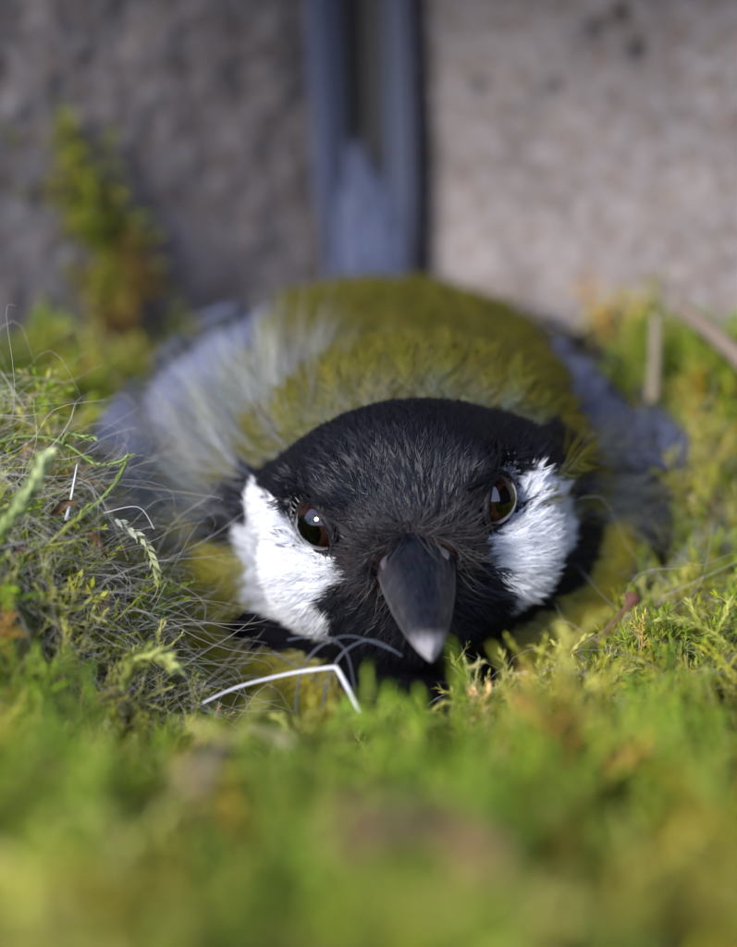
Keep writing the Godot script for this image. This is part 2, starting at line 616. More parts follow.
func beak(bird: Node3D) -> void:
	var bk := Node3D.new()
	bk.name = "beak"
	bird.add_child(bk)
	bk.transform = Transform3D(HB, HO * MM)
	var horn := mat(0.5, 0.32)
	var hn := ImageTexture.create_from_image(beak_relief())
	horn.heightmap_enabled = true
	horn.heightmap_texture = hn
	horn.heightmap_scale = 0.014
	for part in ["upper_mandible", "lower_mandible"]:
		var mb := MB.new()
		var rows := []
		var n := 26
		for k in n + 1:
			var s := float(k) / n
			var z := lerpf(2.6, 13.9, s)
			var w := 2.85 * pow(maxf(0.004, 1.0 - pow(s, 1.7)), 0.72)
			var top := lerpf(0.75, -0.75, pow(s, 1.5)) if part == "upper_mandible" else -2.1 + s * 0.75
			var bot := lerpf(-2.05, -1.45, s) if part == "upper_mandible" else lerpf(-3.6, -1.65, pow(s, 0.8))
			if part == "lower_mandible":
				w *= 0.90
				z = lerpf(2.6, 13.2, s)
			var row := []
			for j in 22:
				var a := TAU * j / 22.0
				var x := cos(a)
				var y := sin(a)
				var yy: float
				if part == "upper_mandible":
					yy = lerpf(bot, top, pow(maxf(y, 0.0), 1.1)) if y > 0 else bot + y * 0.12
					x = x * (1.0 - 0.12 * maxf(y, 0.0))
				else:
					yy = top if y > 0 else lerpf(top, bot, pow(-y, 0.8))
				var pale := smoothstep(0.80, 0.97, s + 0.07 * (1.0 - maxf(y, 0.0)) + rf(-0.015, 0.015))
				var flank := smoothstep(0.35, 0.95, absf(cos(a))) if part == "upper_mandible" else 0.6
				var col := Color(0.010, 0.011, 0.017).lerp(Color(0.045, 0.043, 0.047), clampf(flank + rf(-0.12, 0.12), 0, 1)).lerp(Color(0.40, 0.36, 0.37), pale)
				var grain := 1.0 + 0.55 * noise.get_noise_2d(j * 140.0, k * 22.0 + 500.0) + 0.4 * noise.get_noise_2d(j * 60.0 + 900.0, k * 60.0)
				col = Color(col.r * grain, col.g * grain, col.b * grain)
				# worn paler cutting edge
				if y < 0.2 and part == "upper_mandible":
					col = col.lerp(Color(0.13, 0.125, 0.13), 0.7)
				row.append(mb.vert(Vector3(x * w, yy, z), Vector3(x, y, 0.15).normalized(), col, Vector2(a / TAU, s)))
			rows.append(row)
		for k in n:
			for j in 22:
				mb.quad(rows[k][j], rows[k][(j + 1) % 22], rows[k + 1][(j + 1) % 22], rows[k + 1][j])
		var end := mb.vert(Vector3(0, (mb.v[rows[n][5]].y + mb.v[rows[n][16]].y) * 0.5, mb.v[rows[n][0]].z + 0.12), Vector3(0, 0, 1), Color(0.42, 0.38, 0.38))
		for j in 22:
			mb.tri(end, rows[n][j], rows[n][(j + 1) % 22])
		mb.smooth()
		obj(part, mb.mesh(), horn, bk)
	# pale fleshy rim (operculum) over each nostril and round the root of the culmen
	for sd in [-1.0, 1.0]:
		var mb := MB.new()
		var pts := []
		var rad := []
		for k in 12:
			var s := 0.5 + 0.5 * k / 11.0
			pts.append(Vector3(sd * 2.3 * sin(s * 1.45), 0.80 - 1.75 * s * s, 4.1 + 0.6 * s))
			rad.append(0.06 + 0.02 * sin(s * 9.0 + sd) + 0.22 * smoothstep(0.6, 0.85, s) * (1.0 - smoothstep(0.86, 1.0, s)))
		mb.tube(pts, rad, Color(0.04, 0.034, 0.038), 9, Color(0.15, 0.13, 0.145))
		obj("nostril_rim", mb.mesh(), mat(0.35, 0.5), bk)
		var ns := MB.new()
		ns.tube([Vector3(sd * 1.35, -0.25, 4.9), Vector3(sd * 1.6, -0.45, 5.6)], [0.3, 0.2], Color(0.006, 0.005, 0.005), 8)
		obj("nostril", ns.mesh(), mat(0.8, 0.2), bk)
	# bristles round the root of the beak
	var br := MB.new()
	for k in 620:
		var sd := 1.0 if k % 2 else -1.0
		var a := rf(-1.35, 1.57)
		var root := Vector3(sd * 3.0 * cos(a) + sd * 0.2, -1.0 + 2.4 * sin(a), rf(3.0, 4.6))
		var d := Vector3(sd * rf(0.1, 1.0), rf(-0.5, 0.7) if a > -0.6 else rf(-1.2, -0.3), rf(-0.35, 0.85)).normalized()
		var l := rf(1.2, 3.4)
		var g := rf(0.012, 0.04)
		br.tube([root, root + d * l * 0.5 + Vector3(0, 0.12, 0.1), root + d * l + Vector3(sd * 0.2, -0.2, -0.25)], [0.035, 0.03, 0.01], Color(g, g * 0.85, g * 0.85), 4)
	obj("bristles", br.mesh(), mat(0.4, 0.5), bk).set_meta("kind", "stuff")

func beak_relief() -> Image:
	var im := Image.create(256, 256, false, Image.FORMAT_L8)
	var fn := FastNoiseLite.new()
	fn.seed = 5
	fn.frequency = 0.05
	for y in 256:
		for x in 256:
			var v := 0.5 + 0.5 * fn.get_noise_2d(x * 2.2, y * 0.5) + 0.15 * fn.get_noise_2d(x * 5.0, y * 5.0)
			im.set_pixel(x, y, Color(v, v, v))
	return im

func tail(bird: Node3D) -> void:
	var tl := Node3D.new()
	tl.name = "tail"
	bird.add_child(tl)
	var mt := mat(0.55, 0.4)
	var blue := Color(0.118, 0.14, 0.245)
	var dark := Color(0.011, 0.011, 0.014)
	var base := W(367, 296, 196)
	var up := Vector3(-0.035, 1, -0.10).normalized()
	# [x at the root, lean, set back, outer web, inner web, outer width, inner width]
	var list := [
		[-4.4, -0.030, 0.0, blue, blue * 0.85, 2.3, 2.3], [-2.0, -0.012, 1.2, blue * 0.55, dark * 1.6, 2.0, 2.6], [0.3, 0.0, 2.6, dark, dark, 2.4, 2.4],
		[-3.2, -0.02, 2.2, blue * 0.6, dark, 2.6, 2.6], [2.4, 0.010, 2.0, dark, dark, 2.4, 2.2], [4.8, 0.008, 0.0, blue * 0.95, blue * 0.8, 1.7, 2.1],
		[3.4, 0.004, 1.6, dark, dark, 2.4, 1.4], [1.6, 0.0, 3.2, dark, dark, 4.5, 3.5]]
	for f in list:
		f[3] = f[3] * 0.52
		f[4] = f[4] * 0.52
		var m := vane(64, f[5] * 0.72, f[6] * 0.78, 0.32, f[3], f[4], f[3], 0.0)
		var o := obj("tail_feather", m, mt, tl)
		o.transform = place(base + Vector3(f[0] * 0.86, rf(-1.0, 0.5), -f[2]), up + Vector3(f[1] * 0.4, 0, 0), Vector3(-f[0] * 0.06, 0.1, 1))
	# upper tail coverts, soft blue-grey, tapering up over the feather roots
	var csoft := []
	for k in 3:
		csoft.append(feather(15, 2.6, 30, 0.17, 0.08, 0.3, blue * rf(0.8, 1.1), blue * rf(0.6, 0.9), 2.6))
	for k in 30:
		var x := (k - 14.5) / 14.5
		var o := obj("tail_covert", csoft[k % 3], mt, tl)
		o.transform = place(base + Vector3(x * 4.3, -3.0 + rf(-2.5, 1.5), 0.6 + rf(0, 0.7) - absf(x) * 0.4), up + Vector3(rf(-0.04, 0.04) - x * 0.02, 0, -0.02), Vector3(x * 0.4, 0.15, 1), rf(0.55, 1.3) * (1.0 - 0.2 * absf(x)))

func wings(bird: Node3D) -> void:
	var mt := mat(0.6, 0.35)
	var soft := []
	for k in 5:
		soft.append(feather(rf(11, 14), 5.0, 26, 0.22, 0.12, 1.2, Color(0.10, 0.11, 0.18), Color(0.19, 0.215, 0.36), 1.7))
	var tipped := feather(13, 5.0, 26, 0.22, 0.12, 1.0, Color(0.07, 0.08, 0.11), Color(0.44, 0.47, 0.50), 1.7)
	var flight := vane(34, 2.2, 3.6, 0.3, Color(0.13, 0.155, 0.22), Color(0.035, 0.038, 0.05), Color(0.05, 0.055, 0.07), 0.04)
	for sd in [-1.0, 1.0]:
		var wg := Node3D.new()
		wg.name = "wing"
		bird.add_child(wg, true)
		for row in 7:
			var cnt := [9, 12, 14, 14, 12, 9, 8][row] as int
			for k in cnt:
				var s := (k + 0.5) / cnt
				# angle round the body's side (0 = level, up positive) and along it
				var th: float = [1.0, 0.78, 0.55, 0.32, 0.12, -0.08, -0.3][row] + rf(-0.08, 0.08)
				var zz := lerpf(0.60, -0.80, s) if row > 1 else lerpf(0.0, -0.85, s)
				var ring := sqrt(1.0 - zz * zz)
				var d := Vector3(sd * cos(th) * ring, sin(th) * ring, zz)
				var p := BODY + d * BODY_R * Vector3(1.12, 1.0, 1.0)
				var n := (d / BODY_R).normalized()
				var along := Vector3(sd * 0.35, -0.20 - 0.08 * row, -1.0)
				along = along - n * along.dot(n) * 0.9
				var is_flight := row >= 5
				var m: Mesh = flight if is_flight else (tipped if row == 4 else soft[rng.randi() % 5])
				var o := obj("flight_feather" if is_flight else "wing_covert", m, mt, wg)
				o.transform = place(p + n * (0.4 + 0.2 * (6 - row)), along + n * 0.07 + rdir() * 0.08, n + rdir() * 0.12, rf(0.9, 1.2) * (0.8 if is_flight else 1.0))

# ------------------------------------------------------------------ nest

func cup(x: float, z: float) -> float:
	return pow(pow(absf(x - 1.0) / 28.0, 1.7) + pow(absf(z + 32.0) / 49.0, 1.7), 1.0 / 1.7)

func rim(x: float, z: float) -> float:
	var h := 12.0 + noise.get_noise_2d(x * 5.0, z * 5.0) * 4.0 + noise.get_noise_2d(x * 13.0 + 50.0, z * 13.0) * (4.2 + 3.0 * smoothstep(22.0, 36.0, z))
	h += 13.0 * exp(-pow((x + 30.0) / 12.0, 2.0) - pow((z - 0.0) / 20.0, 2.0))
	h -= 7.0 * exp(-pow((x + 8.0) / 9.0, 2.0) - pow((z - 13.0) / 14.0, 2.0))
	h += 1.5 * exp(-pow((x - 24.0) / 10.0, 2.0) - pow((z - 6.0) / 14.0, 2.0))
	h -= 4.0 * exp(-pow((x - 29.0) / 9.0, 2.0) - pow((z + 14.0) / 16.0, 2.0))
	h += smoothstep(0.0, -40.0, z) * (10.5 + (3.5 if x > 0.0 else 0.0) * smoothstep(10.0, 24.0, x))
	h += smoothstep(24.0, 80.0, z) * 10.0
	return h

func ground(x: float, z: float) -> float:
	return rim(x, z) - 3.0 - 22.0 * smoothstep(1.06, 0.62, cup(x, z))

# a moss shoot: curved stem, spiralling pointed leaves, side branches; root at the origin, +Y up
func shoot(length: float, branches: int, leaf: float, dense: float, col_low: Color, col_tip: Color, slim := 0.19) -> ArrayMesh:
	var mb := MB.new()
	var stems := [[Vector3.ZERO, Vector3(rf(-0.2, 0.2), 1, rf(-0.2, 0.2)).normalized(), length, 1.0, 0.0]]
	for b in branches:
		var s := rf(0.25, 0.9)
		var a := rf(0, TAU)
		stems.append([Vector3(0, 0, 0), Vector3(cos(a), rf(0.5, 1.0), sin(a)).normalized(), length * rf(0.25, 0.5) * (1.15 - s * 0.6), 0.8, s])
	var bend := Vector3(rf(-1, 1), -0.25, rf(-1, 1)) * rf(0.2, 0.55)
	var main := func(s: float) -> Vector3: return stems[0][1] * length * s + bend * length * s * s * 0.6
	for st in stems:
		var o: Vector3 = main.call(st[4]) if st[4] > 0.0 else Vector3.ZERO
		var curl := bend if st[4] == 0.0 else Vector3(rf(-0.4, 0.4), rf(-0.1, 0.5), rf(-0.4, 0.4))
		var pts := []
		var rad := []
		for k in 5:
			var s := k / 4.0
			pts.append(o + st[1] * st[2] * s + curl * st[2] * s * s * 0.6)
			rad.append(0.10 * (1.0 - s * 0.6))
		mb.tube(pts, rad, col_low, 4, col_tip)
		var cnt := int(st[2] / leaf * dense)
		for k in cnt:
			var s := (k + 0.5) / cnt
			var p: Vector3 = o + st[1] * st[2] * s + curl * st[2] * s * s * 0.6
			var ax: Vector3 = (st[1] + curl * s * 1.2).normalized()
			var sx := ax.cross(Vector3(0.3, 0.2, 1)).normalized()
			var sy := sx.cross(ax)
			var a := k * 2.4 + rf(-0.4, 0.4)
			var out := sx * cos(a) + sy * sin(a)
			var spread := rf(0.35, 0.95) * (1.0 - s * 0.35)
			var d := (out * spread + ax).normalized()
			var l: float = leaf * rf(0.75, 1.2) * (1.0 - s * 0.35) * st[3]
			var sid := d.cross(out).normalized() * l * slim
			var nn := sid.cross(d).normalized()
			if nn.dot(out) > 0: nn = -nn
			var c := col_low.lerp(col_tip, clampf(s * 1.1 + rf(-0.25, 0.25), 0, 1))
			var i0 := mb.vert(p, nn, c)
			var i1 := mb.vert(p + d * l * 0.42 + sid + out * 0.04 * l, (nn + sid.normalized() * 0.4).normalized(), c)
			var i2 := mb.vert(p + d * l * 0.42 - sid + out * 0.04 * l, (nn - sid.normalized() * 0.4).normalized(), c)
			var i3 := mb.vert(p + d * l + out * l * rf(0.0, 0.3), nn, c.lerp(col_tip, 0.5))
			var i4 := mb.vert(p + d * l * 0.45 - out * 0.03 * l, nn, c)
			mb.tri(i0, i1, i4); mb.tri(i0, i4, i2); mb.tri(i1, i3, i4); mb.tri(i4, i3, i2)
	return mb.mesh(1.0)

func build_nest() -> void:
	var nest := thing("moss_nest", "green moss nest with a cup holding the bird, matted with pale hairs", "nest")
	var mb := MB.new()
	var step := 1.1
	var x0 := -84.0
	var z0 := -82.0
	var ids := {}
	var nxn := int(168.0 / step)
	var nzn := int(166.0 / step)
	for k in nzn + 1:
		for j in nxn + 1:
			var x := x0 + j * step
			var z := z0 + k * step
			if z + 86.0 < absf(x) or z > 84.0 - maxf(0.0, absf(x) - 8.0):
				continue
			var j2 := noise.get_noise_2d(x * 40.0, z * 40.0)
			var y := ground(x, z) + j2 * 0.9
			var c := Color(0.10, 0.075, 0.04).lerp(Color(0.12, 0.13, 0.03), clampf(0.5 + noise.get_noise_2d(x * 12.0, z * 12.0 + 9.0) * 1.4, 0, 1))
			ids[k * 1000 + j] = mb.vert(Vector3(x, y, z), Vector3.UP, c)
	for key in ids:
		if ids.has(key + 1) and ids.has(key + 1000) and ids.has(key + 1001):
			mb.quad(ids[key], ids[key + 1], ids[key + 1001], ids[key + 1000])
	mb.smooth()
	# the sides of the mat go down to the box floor
	for key in ids:
		for st in [[1, 1000], [1000, 1]]:
			if ids.has(key + st[0]) and (ids.has(key + st[1]) and ids.has(key + 1001)) != (ids.has(key - st[1]) and ids.has(key + st[0] - st[1])):
				var a: Vector3 = mb.v[ids[key]]
				var b: Vector3 = mb.v[ids[key + st[0]]]
				var nn := (b - a).cross(Vector3.UP).normalized()
				if nn.dot(Vector3(a.x, 0, a.z + 10.0)) < 0: nn = -nn
				var c: Color = mb.c[ids[key]]
				mb.quad(mb.vert(a, nn, c), mb.vert(b, nn, c), mb.vert(Vector3(b.x, -15.9, b.z), nn, c), mb.vert(Vector3(a.x, -15.9, a.z), nn, c))
	obj("moss_mat", mb.mesh(), mat(0.95, 0.2), nest)

	var mm := mat(0.62, 0.35)
	mm.backlight_enabled = true
	mm.backlight = Color(0.6, 0.65, 0.2)
	var sets := []
	for v in 9:
		var tip: Color = [Color(0.25, 0.37, 0.022), Color(0.43, 0.43, 0.026), Color(0.58, 0.54, 0.12)][v / 3]
		sets.append(shoot(rf(6.5, 9.5), 4 + v % 3, rf(1.05, 1.35), 4.6, tip.lerp(Color(0.30, 0.20, 0.08), 0.45), tip))
	var xf := []
	var cl := []
	for v in 6:      # finer, thread-leaved kinds for the sharp zone
		sets.append(shoot(rf(5.5, 7.5), 6, rf(0.75, 0.95), 6.0, [Color(0.34, 0.33, 0.06), Color(0.44, 0.38, 0.13)][v % 2], [Color(0.38, 0.43, 0.05), Color(0.64, 0.62, 0.20)][v % 2], 0.12))
	for v in 15:
		xf.append([]); cl.append([])
	var total := 0
	for k in 13000:
		var z := rf(-80, 66)
		var x := rf(-46, 46)
		if z + 84.0 < absf(x) + 2.0:
			continue
		var e := cup(x, z)
		if e < 0.86:
			continue
		# keep only what the frame or a step to the side could show, thicker where it is sharp
		var dep := 120.0 - z
		if absf(x) > 0.27 * dep + 6.0:
			continue
		if rng.randf() > (0.95 if z > -8.0 and z < 30.0 else 0.42) or z > 14.0 and noise.get_noise_2d(x * 13.0, z * 13.0 + 70.0) < (-0.22 if z < 28.0 else -0.10):
			continue
		var y := ground(x, z)
		var lean := Vector3(rf(-1, 1), rf(0.35, 1.2), rf(-1, 1)).normalized()
		if e < 1.15:
			lean = (lean + Vector3(signf(x) * 0.4, 0.5, 0.2 if z > 0 else -0.2)).normalized()
		var tone := noise.get_noise_2d(x * 6.0 + 31.0, z * 6.0 - 12.0) * 3.2 + rf(-0.25, 0.25)
		var v := (0 if tone > 0.10 else (3 if tone > -0.32 else 6)) + rng.randi() % 3
		if z > -12.0 and z < 24.0 and rng.randf() < 0.72:
			v = 9 + 2 * (rng.randi() % 3) + (1 if tone < -0.1 or x < -12.0 and rng.randf() < 0.5 else 0)
		var size := rf(0.5, 0.95) * (1.4 if z > 30.0 else 1.0)
		xf[v].append(place(Vector3(x, y - 0.8, z), lean, rdir(), size))
		var t := rf(0.75, 1.25)
		var dry := rng.randf() < (0.05 if z < 30.0 else 0.16)
		cl[v].append((Color(t * 1.25, t * 0.72, t * 0.8) if rng.randf() < 0.5 else Color(t * 1.7, t * 1.2, t * 2.2)) if dry else Color(t, t, t * rf(0.7, 1.3)))
		total += 1
	print("moss ", total)
	for v in 15:
		many("moss_shoots", sets[v], mm, xf[v], cl[v], nest)
	hairs(nest)

func hair(mb: MB, p: Vector3, d: Vector3, length: float, rad: float, curl: float, col: Color) -> void:
	var pts := []
	var rr := []
	var n := 9
	var a := rdir() * curl
	var b := rdir() * curl * 0.6
	for k in n:
		var s := float(k) / (n - 1)
		pts.append(p + d * length * s + a * length * sin(s * PI * 0.9) * 0.5 + b * length * sin(s * PI * 2.3) * 0.2)
		rr.append(rad * (1.0 - 0.7 * s))
	mb.tube(pts, rr, col, 3)

func hairs(nest: Node3D) -> void:
	var mb := MB.new()
	for k in 2400:
		var bank := rng.randf() < 0.93
		var x := rf(-36, -12) if bank else rf(-16, 30)
		var z := rf(-12, 15) if bank else rf(3, 20)
		if rng.randf() < 0.14:
			x = rf(18, 34)
			z = rf(-26, 8)
		var e := cup(x, z)
		if e < 0.90 or e > 1.8:
			continue
		var y := ground(x, z) + rf(1.0, 5.0)
		var d := Vector3(rf(-1, 1), rf(-0.45, 0.4), rf(-0.8, 0.8)).normalized()
		var g := rf(0.35, 0.78)
		hair(mb, Vector3(x, y, z), d, rf(3, 11), rf(0.013, 0.027), rf(0.3, 1.0), Color(g, g * 0.91, g * 0.78))
	obj("hair_lining", mb.mesh(), mat(0.45, 0.5), nest).set_meta("kind", "stuff")

# ------------------------------------------------------------------ nest box

func wall_image(seed_: int, tone: Color, warm: Color) -> Image:
	var im := Image.create(768, 768, false, Image.FORMAT_RGB8)
	var a := FastNoiseLite.new(); a.seed = seed_; a.frequency = 0.012; a.fractal_octaves = 5
	var b := FastNoiseLite.new(); b.seed = seed_ + 1; b.frequency = 0.06; b.fractal_octaves = 3
	var c := FastNoiseLite.new(); c.seed = seed_ + 2; c.frequency = 0.25
	for y in 768:
		for x in 768:
			var k := 1.0 + 0.30 * a.get_noise_2d(x, y) + 0.30 * b.get_noise_2d(x, y) + 0.55 * c.get_noise_2d(x, y)
			var w := clampf(0.3 + 1.1 * b.get_noise_2d(x * 0.7 + 400.0, y * 0.7), 0, 1)
			var col := tone.lerp(warm, w) * k
			im.set_pixel(x, y, Color(col.r, col.g, col.b).linear_to_srgb())
	return im

func build_box() -> void:
	var box := thing("nest_box", "rough grey nest box corner standing open behind the moss and the bird's tail", "nest box")
	var corner := Vector3(-1, 0, -90)
	var side := 132.0
	var low := -16.0
	var top := 112.0
	var right_corner := corner + Vector3(1, 0, 1).normalized() * side
	# two walls meet behind the tail; an unseen third is added at the right-hand front to shade the left wall
	var walls := [[corner, Vector3(-1, 0, 1).normalized(), Vector3(1, 0, 1).normalized(), side, 3], [corner, Vector3(1, 0, 1).normalized(), Vector3(-1, 0, 1).normalized(), side, 9],
		[right_corner, Vector3(-1, 0, 1).normalized(), Vector3(-1, 0, -1).normalized(), 62.0, 15]]
	# small air holes in the cast surface of the lighter wall
	var pits := []
	for h in [[480, 90, 1.0], [552, 88, 0.9], [592, 33, 1.05], [617, 18, 1.0], [634, 56, 1.1]]:
		var ray := W(h[0], h[1], 1.0) - CAM
		var wn: Vector3 = walls[1][2]
		pits.append([CAM + ray * ((corner - CAM).dot(wn) / ray.dot(wn)), h[2]])
	for wl in walls:
		var mb := MB.new()
		var from: Vector3 = wl[0]
		var dir: Vector3 = wl[1]
		var n: Vector3 = wl[2]
		var nu := 210
		var nv := 200
		var rows := []
		for k in nv + 1:
			var row := []
			for j in nu + 1:
				var u := float(j) / nu
				var v := float(k) / nv
				var p: Vector3 = from + dir * wl[3] * u + Vector3(0, lerpf(low, top, v), 0)
				var deep := 0.0
				if wl[4] == 9:
					for h in pits:
						var r: float = (p - h[0]).length()
						deep = maxf(deep, 3.2 * (1.0 - smoothstep(h[1] * 0.55, h[1] * 1.15, r)))
				p += n * (noise.get_noise_3d(p.x * 14.0, p.y * 14.0, p.z * 14.0) * 0.55 + noise.get_noise_3d(p.x * 50.0, p.y * 50.0, p.z * 50.0) * 0.22 - deep)
				row.append(mb.vert(p, n, Color.WHITE, Vector2(u, 1.0 - v)))
			rows.append(row)
		for k in nv:
			for j in nu:
				mb.quad(rows[k][j], rows[k][j + 1], rows[k + 1][j + 1], rows[k + 1][j])
		mb.smooth()
		# back and edges of the slab
		var back := -n * 14.0
		var o := []
		for q in [Vector2(0, 0), Vector2(1, 0), Vector2(1, 1), Vector2(0, 1)]:
			o.append(from + dir * wl[3] * q.x + Vector3(0, lerpf(low, top, q.y), 0))
		var faces := [[o[0] + back, o[1] + back, o[2] + back, o[3] + back, -n], [o[1], o[1] + back, o[2] + back, o[2], dir], [o[3], o[2], o[2] + back, o[3] + back, Vector3.UP], [o[0], o[0] + back, o[3] + back, o[3], -dir]]
		for fc in faces:
			var id := []
			for q in 4:
				id.append(mb.vert(fc[q], fc[4], Color.WHITE, Vector2(q & 1, q >> 1)))
			mb.quad(id[0], id[1], id[2], id[3])
		var m := mat(0.92, 0.25)
		m.albedo_texture = ImageTexture.create_from_image(wall_image(wl[4], Color(0.27, 0.243, 0.243), Color(0.205, 0.162, 0.138)))
		obj("wall", mb.mesh(), m, box)
	var fl := MB.new()
	slab(fl, corner, side, low - 12.0, low)
	obj("floor", fl.mesh(), mat(0.95, 0.2, Color(0.25, 0.22, 0.19)), box)
	var rf_ := MB.new()
	slab(rf_, corner, side, top + 0.5, top + 14.0)
	obj("roof", rf_.mesh(), mat(0.95, 0.2, Color(0.25, 0.22, 0.19)), box)

func slab(mb: MB, corner: Vector3, side: float, y0: float, y1: float) -> void:
	var a := Vector3(-1, 0, 1).normalized() * side
	var b := Vector3(1, 0, 1).normalized() * side
	var base := [corner, corner + a, corner + a + b, corner + b]
	for f in [[y1, Vector3.UP], [y0, Vector3.DOWN]]:
		var id := []
		for p in base:
			id.append(mb.vert(Vector3(p.x, f[0], p.z), f[1]))
		mb.quad(id[0], id[1], id[2], id[3])
	for k in 4:
		var p: Vector3 = base[k]
		var q: Vector3 = base[(k + 1) % 4]
		var n := (q - p).cross(Vector3.UP).normalized()
		if n.dot((p + q) * 0.5 - (corner + (a + b) * 0.5)) < 0: n = -n
		var id := []
		for r in [Vector3(p.x, y0, p.z), Vector3(q.x, y0, q.z), Vector3(q.x, y1, q.z), Vector3(p.x, y1, p.z)]:
			id.append(mb.vert(r, n))
		mb.quad(id[0], id[1], id[2], id[3])

# ------------------------------------------------------------------ small things lying about

func path(list: Array, sub := 5) -> Array:      # smooth curve through pixel points [px, py, depth]
	var p := []
	for q in list:
		p.append(W(q[0], q[1], q[2]))
	var out := []
	for k in p.size() - 1:
		var a: Vector3 = p[maxi(k - 1, 0)]
		var d: Vector3 = p[mini(k + 2, p.size() - 1)]
		for j in sub:
			out.append((p[k] as Vector3).cubic_interpolate(p[k + 1], a, d, float(j) / sub))
	out.append(p[-1])
	return out

# distance at which a pixel's ray meets the top of the moss
func on_moss(px: float, py: float, above := 3.0) -> float:
	var d := 45.0
	while d < 170.0:
		var p := W(px, py, d)
		if p.y < ground(p.x, p.z) + above:
			return d
		d += 0.5
	return 120.0

func laid(list: Array, above := 3.5) -> Array:
	var out := []
	for q in list:
		out.append([q[0], q[1], on_moss(q[0], q[1], above)])
	return out

func stalk(called: String, label: String, category: String, list: Array, r0: float, r1: float, c0: Color, c1: Color, rough := 0.5, group := "", knots := 0.06) -> MeshInstance3D:
	var mb := MB.new()
	var pts := path(list)
	var rad := []
	for k in pts.size():
		rad.append(lerpf(r0, r1, float(k) / (pts.size() - 1)) * (1.0 + rf(-knots, knots)))
	mb.tube(pts, rad, c0, 8, c1)
	var o := obj(called, mb.mesh(), mat(rough, 0.45))
	tag(o, label, category, group)
	return o

# a leafy strand of moss along a curve: stem and small pointed leaves as parts
func moss_strand(label: String, list: Array, r: float, leaf: float, per_mm: float, spread: float, c0: Color, c1: Color, extra := []) -> void:
	var o := thing("moss_sprig", label, "moss sprig")
	var green := mat(0.6, 0.35)
	green.backlight_enabled = true
	green.backlight = Color(0.5, 0.55, 0.3)
	for run in [list] + extra:
		var pts := path(run, 6)
		var st := MB.new()
		var rad := []
		for k in pts.size():
			rad.append(lerpf(r, r * 0.55, float(k) / (pts.size() - 1)) * rf(0.85, 1.15))
		st.tube(pts, rad, c0, 7, c1)
		obj("stem", st.mesh(), green, o)
		var lv := MB.new()
		for k in pts.size() - 1:
			var seg: Vector3 = pts[k + 1] - pts[k]
			var ax := seg.normalized()
			var cnt := int(ceil(seg.length() * per_mm))
			for j in cnt:
				var p: Vector3 = pts[k] + seg * rng.randf()
				var out := rdir()
				out = (out - ax * out.dot(ax)).normalized()
				var d := (ax + out * spread * rf(0.5, 1.4)).normalized()
				var l := leaf * rf(0.6, 1.2)
				var side := d.cross(out).normalized() * l * 0.2
				var nn := side.cross(d).normalized()
				var c := c0.lerp(c1, float(k) / pts.size()) * rf(0.8, 1.25)
				p += out * r * 0.7
				var a0 := lv.vert(p, nn, c)
				var a1 := lv.vert(p + d * l * 0.4 + side, nn, c)
				var a2 := lv.vert(p + d * l * 0.4 - side, nn, c)
				var a3 := lv.vert(p + d * l + out * l * 0.15, nn, c * 1.2)
				lv.tri(a0, a1, a2); lv.tri(a1, a3, a2)
		obj("leaves", lv.mesh(), green, o).set_meta("kind", "stuff")

